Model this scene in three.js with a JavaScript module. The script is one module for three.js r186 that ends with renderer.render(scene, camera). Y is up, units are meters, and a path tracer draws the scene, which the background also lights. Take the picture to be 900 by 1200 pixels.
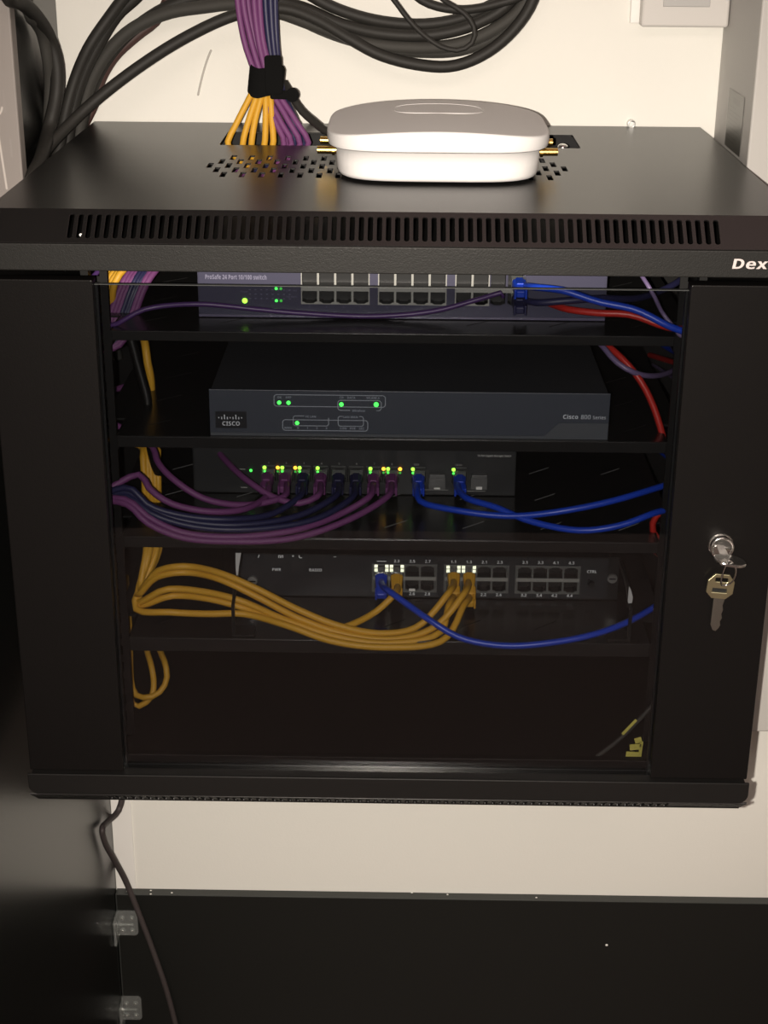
import * as THREE from 'three';
import { RoundedBoxGeometry } from 'three/addons/geometries/RoundedBoxGeometry.js';
import { mergeGeometries } from 'three/addons/utils/BufferGeometryUtils.js';
import { RectAreaLightUniformsLib } from 'three/addons/lights/RectAreaLightUniformsLib.js';
import { FontLoader } from 'three/addons/loaders/FontLoader.js';
import { TextGeometry } from 'three/addons/geometries/TextGeometry.js';

// ---------------------------------------------------------------- camera, light, exposure
// y = 0 is the lower edge of the cabinet's front strip, z = 0 the plane of its front strips; the floor is 0.85 m lower.
const scene = new THREE.Scene();
scene.background = new THREE.Color(0x000000);
const camera = new THREE.PerspectiveCamera(36.165, 0.75, 0.05, 20);
camera.rotation.order = 'YXZ';
camera.position.set(0.0068, 0.7198, 1.1218);
camera.rotation.set(-0.38961, 0.01034, 0.00818);
scene.add(camera);
const renderer = new THREE.WebGLRenderer({ antialias: true });
renderer.toneMapping = THREE.LinearToneMapping;
renderer.toneMappingExposure = 1.0;
renderer.shadowMap.enabled = true;
RectAreaLightUniformsLib.init();

// the flash of the hand-held camera: a 6 mm lamp a little left of and below the lens
const flash = new THREE.SpotLight(0xfff4e6, 9.7, 0, 0.58, 0.9, 2);
flash.position.set(-0.0135, 0.7145, 1.1195);
flash.target.position.set(0.04, 0.27, 0);
flash.castShadow = true; flash.shadow.radius = 0.16; flash.shadow.mapSize.set(2048, 2048);
scene.add(flash, flash.target);

// unseen panels: dim one added for the vent sheen, brighter one as room light
const UNSEEN_PANELS = [{ x: 0.33, z: 0.0, w: 0.8, d: 0.26, y: 1.5, L: 0.4, c: 0xffd2c8 }, { x: 0.1, z: 1.85, w: 1.26, d: 0.9, y: 1.5, L: 2.3, c: 0xffe9dc }];
for (const f of UNSEEN_PANELS) {
  const l = new THREE.RectAreaLight(f.c, f.L, f.w, f.d);
  l.position.set(f.x, f.y - 0.012, f.z); l.rotation.x = -Math.PI / 2;
  scene.add(l);
}

// ---------------------------------------------------------------- helpers
let seed = 7;
const rnd = () => { seed = (seed * 1664525 + 1013904223) >>> 0; return seed / 4294967296; };
const V = (x, y, z) => new THREE.Vector3(x, y, z);
const lin = (r, g, b) => new THREE.Color().setRGB(r, g, b);
const used = {};
function numbered(name) { const n = used[name] = (used[name] ?? -1) + 1; return n ? `${name}_${String(n).padStart(3, '0')}` : name; }
function boxUV(g) {                                        // uv in metres, by the main direction of each triangle
  if (g.index) g = g.toNonIndexed();
  const p = g.attributes.position, uv = new Float32Array(p.count * 2), a = V(), b = V(), c = V(), n = V();
  for (let i = 0; i < p.count; i += 3) {
    a.fromBufferAttribute(p, i); b.fromBufferAttribute(p, i + 1); c.fromBufferAttribute(p, i + 2);
    n.subVectors(b, a).cross(c.clone().sub(a));
    const ax = Math.abs(n.x), ay = Math.abs(n.y), az = Math.abs(n.z);
    [a, b, c].forEach((v, k) => {
      const [s, t] = ax > ay && ax > az ? [v.z, v.y] : ay > az ? [v.x, v.z] : [v.x, v.y];
      uv[(i + k) * 2] = s; uv[(i + k) * 2 + 1] = t;
    });
  }
  g.setAttribute('uv', new THREE.BufferAttribute(uv, 2));
  return g;
}
function join(list) { return list.length === 1 ? boxUV(list[0]) : mergeGeometries(list.map((g) => { const h = boxUV(g.clone()); for (const k of Object.keys(h.attributes)) if (!['position', 'normal', 'uv'].includes(k)) h.deleteAttribute(k); return h; })); }
function mesh(name, geos, mat, parent = scene, keepUV = false) {
  const g = keepUV ? geos : join(Array.isArray(geos) ? geos : [geos]);
  const m = new THREE.Mesh(g, mat);
  m.name = parent === scene ? numbered(name) : name;
  m.castShadow = true; m.receiveShadow = true;
  parent.add(m);
  return m;
}
function tag(o, label, category, group) { Object.assign(o.userData, { label, category }); if (group) o.userData.group = group; return o; }
function thing(name, label, category, group) { const o = new THREE.Group(); o.name = numbered(name); scene.add(o); return tag(o, label, category, group); }
function struct(name, geos, mat) { const m = mesh(name, geos, mat); m.userData.kind = 'structure'; return m; }
// a box by its limits
function bx(x0, x1, y0, y1, z0, z1, r = 0) {
  const w = x1 - x0, h = y1 - y0, d = z1 - z0;
  const g = r ? new RoundedBoxGeometry(w, h, d, 2, Math.min(r, w / 2.01, h / 2.01, d / 2.01)) : new THREE.BoxGeometry(w, h, d);
  return g.translate((x0 + x1) / 2, (y0 + y1) / 2, (z0 + z1) / 2);
}
function cyl(r0, r1, h, n = 20, axis = 'y') {
  const g = new THREE.CylinderGeometry(r0, r1, h, n);
  if (axis === 'z') g.rotateX(Math.PI / 2); if (axis === 'x') g.rotateZ(Math.PI / 2);
  return g;
}
function poly(pts) { const s = new THREE.Shape(); pts.forEach(([x, y], i) => (i ? s.lineTo(x, y) : s.moveTo(x, y))); s.closePath(); return s; }
function rrect(x0, x1, y0, y1, r) {                        // r = [bottom left, bottom right, top right, top left]
  const [a, b, c, d] = Array.isArray(r) ? r : [r, r, r, r], s = new THREE.Shape();
  s.moveTo(x0 + a, y0); s.lineTo(x1 - b, y0); if (b) s.absarc(x1 - b, y0 + b, b, -Math.PI / 2, 0); s.lineTo(x1, y1 - c);
  if (c) s.absarc(x1 - c, y1 - c, c, 0, Math.PI / 2); s.lineTo(x0 + d, y1); if (d) s.absarc(x0 + d, y1 - d, d, Math.PI / 2, Math.PI);
  s.lineTo(x0, y0 + a); if (a) s.absarc(x0 + a, y0 + a, a, Math.PI, 1.5 * Math.PI);
  return s;
}
function ext(shape, depth, bevel = 0, curveSegments = 6) {
  return new THREE.ExtrudeGeometry(shape, { depth: depth - 2 * bevel, bevelEnabled: bevel > 0, bevelSize: bevel, bevelThickness: bevel, bevelOffset: -bevel, bevelSegments: 2, curveSegments }).translate(0, 0, bevel);
}
function tubeGeo(pts, r, n = 0, radial = 8, closed = false) {
  const c = new THREE.CatmullRomCurve3(pts, closed, 'centripetal');
  return new THREE.TubeGeometry(c, n || Math.max(12, Math.round(c.getLength() / 0.008)), r, radial, closed);
}
function noiseTex(size, f, seed0) {
  let s = seed0; const r = () => { s = (s * 1664525 + 1013904223) >>> 0; return s / 4294967296; };
  const layers = [4, 2, 1].map((k) => { const m = size / k; return Float32Array.from({ length: m * m }, r); });
  const data = new Uint8Array(size * size * 4);
  for (let y = 0; y < size; y++) for (let x = 0; x < size; x++) {
    let v = 0;
    [4, 2, 1].forEach((k, i) => { const m = size / k; v += layers[i][((y / k) | 0) * m + ((x / k) | 0)] * [0.25, 0.35, 0.4][i]; });
    v = f(v); const o = (y * size + x) * 4;
    data[o] = data[o + 1] = data[o + 2] = v * 255; data[o + 3] = 255;
  }
  const t = new THREE.DataTexture(data, size, size); t.wrapS = t.wrapT = THREE.RepeatWrapping; t.magFilter = t.minFilter = THREE.LinearFilter; t.needsUpdate = true;
  return t;
}
function canvasTex(w, h, draw) {
  const c = document.createElement('canvas'); c.width = w; c.height = h; draw(c.getContext('2d'), w, h);
  const t = new THREE.CanvasTexture(c); t.colorSpace = THREE.SRGBColorSpace; t.anisotropy = 4; return t;
}
// a printed rectangle facing the camera's side: uv runs 0..1 over its front
function printed(name, x0, x1, y0, y1, z, mat, parent) {
  const g = new THREE.PlaneGeometry(x1 - x0, y1 - y0).translate((x0 + x1) / 2, (y0 + y1) / 2, z);
  return mesh(name, g, mat, parent, true);
}

// ---------------------------------------------------------------- materials
const grain = noiseTex(256, (v) => v, 11); grain.repeat.set(12, 12);     // 256 texels over 83 mm
const grainFine = noiseTex(256, (v) => v, 12); grainFine.repeat.set(5, 5);
const std = (o) => new THREE.MeshStandardMaterial(o);
const phy = (o) => new THREE.MeshPhysicalMaterial(o);
const M = {
  powder: phy({ color: lin(0.0085, 0.008, 0.0078), roughness: 0.3, specularIntensity: 0.55, bumpMap: grain, bumpScale: 0.00005 }),
  vent: phy({ color: lin(0.0085, 0.0078, 0.0078), roughness: 0.24, specularIntensity: 1, bumpMap: grain, bumpScale: 0.00003 }),
  glintEdge: std({ color: lin(0.3, 0.3, 0.3), roughness: 0.45, metalness: 0.4 }),
  plate: std({ color: lin(0.58, 0.555, 0.53), roughness: 0.45 }),
  strip: phy({ color: lin(0.0125, 0.0122, 0.0115), roughness: 0.42, specularIntensity: 0.4, bumpMap: grain, bumpScale: 0.0001 }),
  powderDoor: phy({ color: lin(0.0048, 0.0042, 0.0041), roughness: 0.34, specularIntensity: 0.3, bumpMap: grain, bumpScale: 0.00006 }),
  shelf: phy({ color: lin(0.015, 0.0148, 0.0148), roughness: 0.24, specularIntensity: 0.9, bumpMap: grain, bumpScale: 0.00004 }),
  inside: phy({ color: lin(0.006, 0.0057, 0.0057), roughness: 0.5, specularIntensity: 0.4 }),
  laminate: phy({ color: lin(0.007, 0.0072, 0.0068), roughness: 0.26, specularIntensity: 0.45 }),
  boardBlack: phy({ color: lin(0.011, 0.0115, 0.0105), roughness: 0.4, specularIntensity: 0.7, bumpMap: grainFine, bumpScale: 0.00004 }),
  laminateEdge: std({ color: lin(0.035, 0.038, 0.036), roughness: 0.45 }),
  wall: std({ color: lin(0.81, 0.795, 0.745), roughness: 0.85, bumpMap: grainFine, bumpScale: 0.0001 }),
  white: std({ color: lin(0.86, 0.84, 0.81), roughness: 0.6 }),
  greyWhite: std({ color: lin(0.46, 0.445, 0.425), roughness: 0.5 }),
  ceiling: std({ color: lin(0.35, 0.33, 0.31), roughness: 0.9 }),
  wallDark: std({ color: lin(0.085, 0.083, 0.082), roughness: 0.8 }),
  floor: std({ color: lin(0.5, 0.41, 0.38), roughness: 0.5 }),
  glass: phy({ color: lin(0.68, 0.688, 0.7), roughness: 0, transmission: 1, thickness: 0, ior: 1.45 }),
  apWhite: phy({ color: lin(0.72, 0.705, 0.7), roughness: 0.75, specularIntensity: 0.3 }),
  gold: std({ color: lin(0.85, 0.55, 0.15), roughness: 0.25, metalness: 1 }),
  chrome: std({ color: lin(0.8, 0.79, 0.77), roughness: 0.16, metalness: 1 }),
  brass: std({ color: lin(0.72, 0.66, 0.42), roughness: 0.3, metalness: 1 }),
  steel: std({ color: lin(0.62, 0.62, 0.6), roughness: 0.35, metalness: 1 }),
  portMetal: std({ color: lin(0.3, 0.3, 0.28), roughness: 0.5, metalness: 0.3 }),
  portGrey: std({ color: lin(0.13, 0.135, 0.13), roughness: 0.5, metalness: 0.3 }),
  portBlack: std({ color: lin(0.03, 0.03, 0.03), roughness: 0.5, metalness: 0.2 }),
  portDark: phy({ color: lin(0.004, 0.004, 0.004), roughness: 0.8, specularIntensity: 0.3 }),
  blackPlastic: phy({ color: lin(0.012, 0.0125, 0.013), roughness: 0.4, specularIntensity: 0.6 }),
  yellow: std({ color: lin(0.6, 0.32, 0.024), roughness: 0.55 }),
  purple: std({ color: lin(0.15, 0.042, 0.145), roughness: 0.6 }),
  violet: std({ color: lin(0.07, 0.03, 0.13), roughness: 0.4 }),
  navy: std({ color: lin(0.017, 0.017, 0.06), roughness: 0.5 }),
  blue: std({ color: lin(0.012, 0.05, 0.46), roughness: 0.38 }),
  red: std({ color: lin(0.42, 0.02, 0.015), roughness: 0.42 }),
  lavender: std({ color: lin(0.15, 0.11, 0.22), roughness: 0.4 }),
  cableBlack: phy({ color: lin(0.02, 0.0185, 0.0165), roughness: 0.62, specularIntensity: 0.7 }),
  cableGrey: std({ color: lin(0.036, 0.034, 0.03), roughness: 0.75 }),
  shadowBrown: std({ color: lin(0.06, 0.03, 0.026), roughness: 0.55 }),
  cablePower: std({ color: lin(0.05, 0.04, 0.04), roughness: 0.6 }),
  velcro: phy({ color: lin(0.004, 0.004, 0.004), roughness: 0.95, specularIntensity: 0.3 }),
  clear: phy({ color: lin(0.93, 0.95, 0.94), roughness: 0.12, transmission: 0.92, thickness: 0, ior: 1.45 }),
};
const led = (r, g, b) => std({ color: 0x111111, emissive: lin(r, g, b), emissiveIntensity: 1, roughness: 0.5 });
M.ledGreen = led(0.3, 5.0, 0.4); M.ledLime = led(1.8, 5.0, 0.3); M.ledOrange = led(6, 2.6, 0.2); M.ledWhite = led(2.8, 2.75, 1.9); M.ledDim = led(0.1, 0.9, 0.1);
const panelGlow = (f) => std({ color: 0x888888, emissive: f.c, emissiveIntensity: f.L });

// ---------------------------------------------------------------- the setting
struct('floor', bx(-1.62, 1.62, -0.9, -0.85, -0.56, 2.62), M.floor);
struct('ceiling', bx(-1.62, 1.62, 1.55, 1.6, -0.56, 2.62), M.ceiling);
const wallBack = struct('wall_back', bx(-1.62, 1.62, -0.85, 1.55, -0.561, -0.461), M.wall);
struct('wall_left', bx(-1.62, -1.55, -0.85, 1.55, -0.461, 2.55), M.wall);
struct('wall_right', bx(1.55, 1.62, -0.85, 1.55, -0.461, 2.55), M.wall);
struct('wall_front', bx(-1.62, 1.62, -0.85, 1.55, 2.55, 2.62), M.wallDark);
// boxed-in chase on the right: its side makes the reveal next to the cabinet, its face ends above the lower wall
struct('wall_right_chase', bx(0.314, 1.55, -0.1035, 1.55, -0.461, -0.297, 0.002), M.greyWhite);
{ // grey melamine pier on the left with scuffs, scratches and a run of paint
  const tex = canvasTex(512, 1024, (g, w, h) => {
    g.fillStyle = '#8d8682'; g.fillRect(0, 0, w, h);
    for (let i = 0; i < 900; i++) { g.fillStyle = `rgba(${rnd() < 0.5 ? '255,250,248' : '120,110,112'},${0.02 + rnd() * 0.04})`; g.fillRect(rnd() * w, rnd() * h, 1 + rnd() * 3, 4 + rnd() * 30); }
    g.strokeStyle = 'rgba(205,198,192,0.85)'; g.lineWidth = 3; g.lineCap = 'round';
    g.beginPath(); g.moveTo(470, 795); g.quadraticCurveTo(486, 802, 489, 786); g.stroke(); g.beginPath(); g.moveTo(478, 796); g.lineTo(486, 906); g.stroke();
    g.lineWidth = 1.5; g.beginPath(); g.moveTo(455, 742); g.lineTo(480, 738); g.lineTo(476, 712); g.stroke();
  });
  tex.repeat.set(1 / 0.3, 1 / 0.6); tex.offset.set(0.3295 / 0.3 + 1, 0); tex.wrapS = tex.wrapT = THREE.RepeatWrapping; tex.offset.y = -0.385 / 0.6;
  struct('wall_left_pier', [bx(-1.55, -0.3295, 0.385, 1.55, -0.288, -0.27, 0.0015), bx(-1.55, -0.3495, 0.385, 1.55, -0.461, -0.2885)], std({ color: 0xffffff, map: tex, roughness: 0.5 }));
}
struct('trim_1', bx(-0.3298, -0.3065, -0.427, 0.02, -0.4609, -0.4595), M.white);
{ // marks on the back wall: one grey scuff and faint smears
  const tex = canvasTex(256, 256, (g) => {
    g.clearRect(0, 0, 256, 256); g.lineCap = 'round';
    g.strokeStyle = 'rgba(190,187,180,0.5)'; g.lineWidth = 12; g.beginPath(); g.moveTo(190, 20); g.quadraticCurveTo(150, 90, 112, 230); g.stroke();
    g.strokeStyle = 'rgba(165,162,155,0.4)'; g.lineWidth = 5; g.beginPath(); g.moveTo(188, 22); g.quadraticCurveTo(150, 90, 110, 232); g.stroke();
  });
  const s = printed('scuff', -0.216, -0.170, 0.507, 0.558, -0.4606, std({ map: tex, transparent: true, roughness: 0.9, polygonOffset: true, polygonOffsetFactor: -2 }), wallBack);
  s.userData.label = 'grey diagonal scuff';
}

// ---------------------------------------------------------------- black furniture round the cabinet
{ const s = poly([[0.461, -0.85], [0.461, 1.55], [0.2885, 1.55], [0.2885, 0.38], [-0.32, 0.38], [-0.32, -0.85]]);
  const g = ext(s, 0.018, 0.0006).rotateY(Math.PI / 2);     // shape x runs to -z
  tag(mesh('side_panel', g.translate(-0.3484, 0, 0), M.laminate), 'glossy black laminate furniture side to the left of the cabinet', 'panel'); }
{ const t = thing('modesty_panel', 'wide black laminate board standing against the wall under the cabinet', 'board');
  mesh('board', bx(-0.3285, 1.2, -0.85, -0.4277, -0.4608, -0.4485, 0.0006), M.boardBlack, t);
  mesh('edge_strip', bx(-0.3285, 1.2, -0.4287, -0.4272, -0.4602, -0.4478, 0.0004), M.laminateEdge, t);
  mesh('edge_band', bx(-0.3296, -0.3284, -0.85, -0.4277, -0.4606, -0.4479), M.laminateEdge, t).userData.label = 'pale worn left edge';
  const specks = []; for (const [x, z] of [[-0.288, -0.456], [-0.262, -0.452], [-0.287, -0.449], [0.071, -0.4565], [0.028, -0.459], [0.178, -0.453], [-0.316, -0.454]]) specks.push(new THREE.IcosahedronGeometry(0.0011, 0).scale(1.3, 0.5, 1).translate(x, -0.4269, z));
  specks.push(new THREE.IcosahedronGeometry(0.0017, 1).scale(1, 1, 0.4).translate(0.2661, -0.4917, -0.4484));
  const sp = mesh('plaster_speck', specks, M.white, t); sp.userData.kind = 'stuff'; }
for (const [x, y, where] of [[-0.3185, -0.4675, 'upper'], [-0.3205, -0.5957, 'lower']]) {
  const t = thing('corner_bracket', `clear plastic corner bracket, the ${where} of two joining the black board to the side panel`, 'bracket');
  mesh('front_plate', ext(rrect(-0.0115, 0.0145, -0.0175, 0.0175, [0.001, 0.005, 0.005, 0.001]), 0.004, 0.001).translate(x, y, -0.4482), M.clear, t);
  mesh('side_plate', bx(-0.3299, -0.3265, y - 0.0175, y + 0.0175, -0.4442, -0.4225, 0.001), M.clear, t);
  mesh('rib', bx(x - 0.011, x + 0.009, y - 0.0012, y + 0.0012, -0.4446, -0.4415, 0.0009), M.clear, t);
  for (const [dx, dy] of [[-0.004, 0.009], [0.0075, 0.009], [-0.004, -0.009], [0.0075, -0.009]]) {
    const h = mesh('screw_cover', cyl(0.0024, 0.0032, 0.002, 14, 'z').translate(x + dx, y + dy, -0.4434), M.clear, t);
    mesh('screw', new THREE.SphereGeometry(0.0013, 10, 8).scale(1, 1, 0.6).translate(x + dx, y + dy, -0.4422), M.steel, h);
  }
}

// ---------------------------------------------------------------- the wall cabinet
const C = thing('network_cabinet', 'black wall mounted steel network cabinet with a tinted glass door', 'cabinet');
const TOP = 0.4855;
{ // top panel with the cable opening and the field of staggered vent slots
  const s = rrect(-0.3, 0.3, 0.0245, 0.46, 0);
  const hole = (x0, x1, a, b, r) => s.holes.push(new THREE.Path(rrect(x0, x1, a, b, r).getPoints(3).reverse()));
  hole(-0.161, 0.168, 0.325, 0.402, 0.002);
  const rows = [[0.258, 0], [0.238, 1], [0.2185, 0], [0.198, 1], [0.1765, 0]];
  rows.forEach(([c, odd], i) => { const lim = [0.142, 0.15, 0.158, 0.15, 0.142][i]; for (let x = -0.157 + 0.0079 * odd; x < 0.16; x += 0.0158) if (Math.abs(x) < lim) hole(x - 0.0022, x + 0.0022, c - 0.0112, c + 0.0112, 0.0008); });
  mesh('top_panel', ext(s, 0.0016, 0.0003, 3).rotateX(-Math.PI / 2).translate(0, TOP - 0.0016, 0), M.powder, C);
}
// sloping vent panels above and below the door
function ventPanel(name, up) {
  const L = Math.hypot(0.02, 0.025), s = rrect(-0.3, 0.3, 0, L, 0);
  for (let i = 0; i < 72; i++) { const x = -0.2353 + i * 0.4706 / 71; s.holes.push(new THREE.Path(rrect(x - 0.00175, x + 0.00175, 0.0048, 0.0272, 0.0017).getPoints(3).reverse())); }
  const g = ext(s, 0.0016, 0.0003, 3).rotateX(-Math.atan2(0.025, 0.02) );
  g.translate(0, 0, -0.0016 * 0.6);
  if (!up) { g.scale(1, -1, 1); const ix = g.attributes.position.array; for (let i = 0; i < ix.length; i += 9) for (let k = 0; k < 3; k++) { const t = ix[i + 3 + k]; ix[i + 3 + k] = ix[i + 6 + k]; ix[i + 6 + k] = t; } g.computeVertexNormals(); }
  return mesh(name, g.translate(0, up ? 0.4655 : 0.0003, -0.0008), M.vent, C);
}
ventPanel('vent_panel', true); ventPanel('vent_panel', false);
mesh('added_baffle', bx(-0.298, 0.298, 0.4555, 0.4570, -0.165, -0.012), M.inside, C);  // plate added behind the vent slots to keep them dark
for (const [x, y, z, r] of [[-0.2272, 0.4712, -0.0085, 0.0012], [-0.278, 0.4725, -0.0105, 0.0006]]) mesh('white_fleck', new THREE.IcosahedronGeometry(r, 1).scale(1, 1, 0.5).translate(x, y, z + 0.0012), M.white, C);  // small white flecks on the sloping vent panel
{ // front strips: folded sheet, rounded at the outer corners
  const up = [ext(rrect(-0.3005, 0.3005, 0.4463, 0.4662, [0.007, 0.007, 0.001, 0.001]), 0.0024, 0.0009).translate(0, 0, -0.0024), bx(-0.297, 0.297, 0.4463, 0.4476, -0.012, -0.001)];
  const st = mesh('front_strip', up, M.strip, C);
  const font = await new FontLoader().loadAsync('fonts/droid/droid_sans_bold.typeface.json');
  const tg = new TextGeometry('Dexlan', { font, size: 0.0073, depth: 0.0004, curveSegments: 4 });
  const sk = new THREE.Matrix4().makeShear(0, 0, 0.1, 0, 0, 0);
  tg.applyMatrix4(sk).scale(1.42, 1, 1).translate(0.2447, 0.4532, 0);
  mesh('logo', tg, std({ color: lin(0.5, 0.44, 0.43), roughness: 0.5 }), st);
  mesh('front_strip', [ext(rrect(-0.3005, 0.3005, -0.0002, 0.0195, [0.0085, 0.0085, 0.001, 0.001]), 0.0024, 0.0009).translate(0, 0, -0.0024), bx(-0.297, 0.297, 0.0182, 0.0195, -0.012, -0.001)], M.powder, C);
}
mesh('side_wall', bx(-0.3, -0.2984, -0.0195, TOP - 0.0016, -0.46, -0.0252), M.powder, C);
mesh('side_wall', bx(0.2984, 0.3, -0.0195, TOP - 0.0016, -0.46, -0.0252), M.powder, C);
mesh('back_wall', bx(-0.2984, 0.2984, -0.0195, TOP - 0.0016, -0.46, -0.4585), M.inside, C);
mesh('bottom_panel', bx(-0.3, 0.3, -0.021, -0.0195, -0.46, -0.0252), M.powder, C);
mesh('front_sill', [bx(-0.297, 0.297, -0.001, 0.0135, -0.033, -0.0285, 0.0008), bx(-0.297, 0.297, -0.001, 0.0195, -0.041, -0.0335, 0.0008), bx(-0.297, 0.297, -0.0195, 0.001, -0.0335, -0.0285)], M.inside, C);
for (const s of [-1, 1]) {   // 19 inch mounting rails with square cage-nut holes
  const sh = rrect(-0.0105, 0.0105, 0.01, 0.45, 0);
  for (let y = 0.03; y < 0.44; y += 0.01588) sh.holes.push(new THREE.Path(rrect(-0.0045, 0.0045, y - 0.0045, y + 0.0045, 0).getPoints(1).reverse()));
  mesh('mounting_rail', [ext(sh, 0.002, 0).translate(s * 0.2345, 0, -0.0835), bx(s * 0.2445 - 0.001, s * 0.2445 + 0.001, 0.01, 0.45, -0.115, -0.0836)], M.inside, C);
}
{ // chrome screw seen in the right end of the cable opening, on an inner cross bar
  mesh('cross_bar', bx(0.128, 0.2984, 0.4705, 0.4735, -0.40, -0.33), M.inside, C);
  const sc = mesh('screw', [cyl(0.0052, 0.0062, 0.0075, 24).translate(0.1548, 0.4772, -0.357), new THREE.SphereGeometry(0.0052, 20, 10, 0, 2 * Math.PI, 0, Math.PI / 2).scale(1, 0.7, 1).translate(0.1548, 0.4809, -0.357)], M.chrome, C);
  sc.userData.label = 'bright chrome screw';
}
{ // the door: two steel side panels, the tinted pane between them and the lock
  const d = new THREE.Group(); d.name = 'door'; C.add(d);
  mesh('door_panel', ext(rrect(-0.2988, -0.2205, 0.0208, 0.4386, 0.0015), 0.0145, 0.0009).translate(0, 0, -0.0185), M.powderDoor, d);
  mesh('door_panel', ext(rrect(0.2185, 0.2988, 0.0208, 0.4396, 0.0015), 0.0145, 0.0009).translate(0, 0, -0.0185), M.powderDoor, d);
  mesh('glass_pane', bx(-0.2203, 0.2183, 0.0155, 0.4336, -0.0145, -0.0105), M.glass, d);
  mesh('glass_edge', bx(-0.2203, 0.2183, 0.4336, 0.4340, -0.0144, -0.0106), std({ color: lin(0.06, 0.063, 0.063), roughness: 0.3 }), d);
  for (const x of [-0.2203, 0.2168]) mesh('seal', bx(x, x + 0.0015, 0.0155, 0.4336, -0.0178, -0.0146), M.blackPlastic, d);
  const lk = [cyl(0.0098, 0.0108, 0.004, 32, 'z').translate(0.2575, 0.2345, -0.0025), cyl(0.0078, 0.0092, 0.007, 32, 'z').translate(0.2575, 0.2345, 0.002), new THREE.TorusGeometry(0.0082, 0.0012, 8, 32).translate(0.2575, 0.2345, 0.0052)];
  mesh('lock', lk, M.chrome, d);
}
{ // key in the lock, its bow turned flat, a ring, and a spare key hanging from it
  const k = thing('key', 'key pushed into the door lock with its bow turned sideways', 'key');
  mesh('bow', ext(rrect(-0.0125, 0.0125, -0.0075, 0.0115, 0.0085), 0.0024, 0.0007).rotateX(Math.PI / 2).rotateZ(-0.14).translate(0.2605, 0.2325, 0.0205), M.chrome, k);
  mesh('shank', bx(0.2545, 0.2605, 0.2313, 0.2331, 0.004, 0.014), M.chrome, k);
  tag(mesh('key_ring', [tubeGeo([V(0.2585, 0.2345, 0.0285), V(0.2555, 0.2275, 0.0285), V(0.2553, 0.2150, 0.0225), V(0.2578, 0.2078, 0.0165), V(0.2628, 0.2090, 0.0165), V(0.2655, 0.2165, 0.0215), V(0.2640, 0.2280, 0.0275)], 0.0007, 60, 6, true)], M.chrome), 'thin wire key ring hanging from the key in the lock', 'key ring');
  const k2 = thing('key', 'yellowish spare key with octagonal bow hanging below the door lock', 'key');
  const bow = poly([[-0.0095, -0.0065], [-0.0045, -0.0115], [0.0065, -0.0115], [0.0115, -0.0065], [0.0115, 0.0035], [0.0065, 0.0095], [-0.0045, 0.0095], [-0.0095, 0.0035]]);
  bow.holes.push(new THREE.Path(rrect(-0.004, 0.006, 0.003, 0.0065, 0.001).getPoints(3).reverse()), new THREE.Path(rrect(-0.005, 0.0065, -0.0062, -0.0026, 0).getPoints(1).reverse()));
  const inset = bx(-0.005, 0.0065, -0.0062, -0.0026, 0.0003, 0.0009);
  mesh('bow', ext(bow, 0.0024, 0.0004).rotateZ(-0.08).translate(0.2588, 0.2015, 0.0005), M.brass, k2);
  mesh('inlay', inset.rotateZ(-0.08).translate(0.2588, 0.2015, 0.0005), M.blackPlastic, k2);
  const bl = poly([[-0.0042, 0], [-0.0042, -0.024], [-0.0022, -0.0285], [0.0002, -0.0295], [0.0024, -0.027], [0.0036, -0.0245], [0.0030, -0.021], [0.0042, -0.018], [0.0034, -0.0145], [0.0043, -0.011], [0.0036, -0.007], [0.0048, 0]]);
  mesh('blade', [ext(bl, 0.0016, 0.0003).rotateZ(-0.02).translate(0.2595, 0.1908, 0.0008), bx(0.2588, 0.2604, 0.166, 0.190, 0.0018, 0.0027)], std({ color: lin(0.3, 0.28, 0.25), roughness: 0.35, metalness: 1 }), k2);
}

// ---------------------------------------------------------------- rack shelves
function shelf(y, label, lip, glints = false) {
  const s = poly([[-0.222, 0.076], [0.222, 0.076], [0.222, 0.119], [0.240, 0.119], [0.240, 0.40], [-0.240, 0.40], [-0.240, 0.119], [-0.222, 0.119]]);
  for (let r = 0; r < 4; r++) for (let c = -3; c <= 3; c++) {
    const x = c * 0.066 + 0.0035, z = 0.1085 + r * 0.066, h = [[-0.0105, -0.0098], [0.0092, 0.0072], [0.0105, 0.0098], [-0.0092, -0.0072]];
    if (Math.abs(x) < 0.205) s.holes.push(new THREE.Path(h.map(([a, b]) => new THREE.Vector2(x + a, z + b)).reverse()));
  }
  const t = thing('rack_shelf', label, 'shelf', 'slotted rack shelves');
  delete t.userData.group;
  mesh('shelf_plate', ext(s, 0.0016, 0.0002).rotateX(-Math.PI / 2).translate(0, y - 0.0016, 0), M.shelf, t);
  if (glints) for (let r = 0; r < 3; r++) for (let c = -3; c <= 3; c++) if (Math.abs(c * 0.066 + 0.0035) < 0.205) mesh('slot_glint', bx(-0.0126, 0.0126, -0.0008, 0.0001, -0.0003, 0.0003).rotateY(0.712).translate(c * 0.066 + 0.0045, y, -(0.1085 + r * 0.066) - 0.0011), M.glintEdge, t);  // light strips painted in for the glints along the slots
  mesh('front_lip', bx(-0.222, 0.222, y - lip, y, -0.0762, -0.0745, 0.0006), M.shelf, t);
  for (const x of [-0.2236, 0.222]) mesh('side_flange', bx(x, x + 0.0016, y - 0.012, y - 0.0002, -0.40, -0.0765), M.inside, t);
  return t;
}
shelf(0.3805, 'top black slotted rack shelf, under the blue 24 port switch', 0.008);
shelf(0.2922, 'second black slotted rack shelf, under the dark grey router', 0.0095);
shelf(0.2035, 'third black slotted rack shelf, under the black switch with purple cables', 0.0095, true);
shelf(0.1095, 'lowest black slotted rack shelf, under the black appliance with yellow cables', 0.0125);

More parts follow.
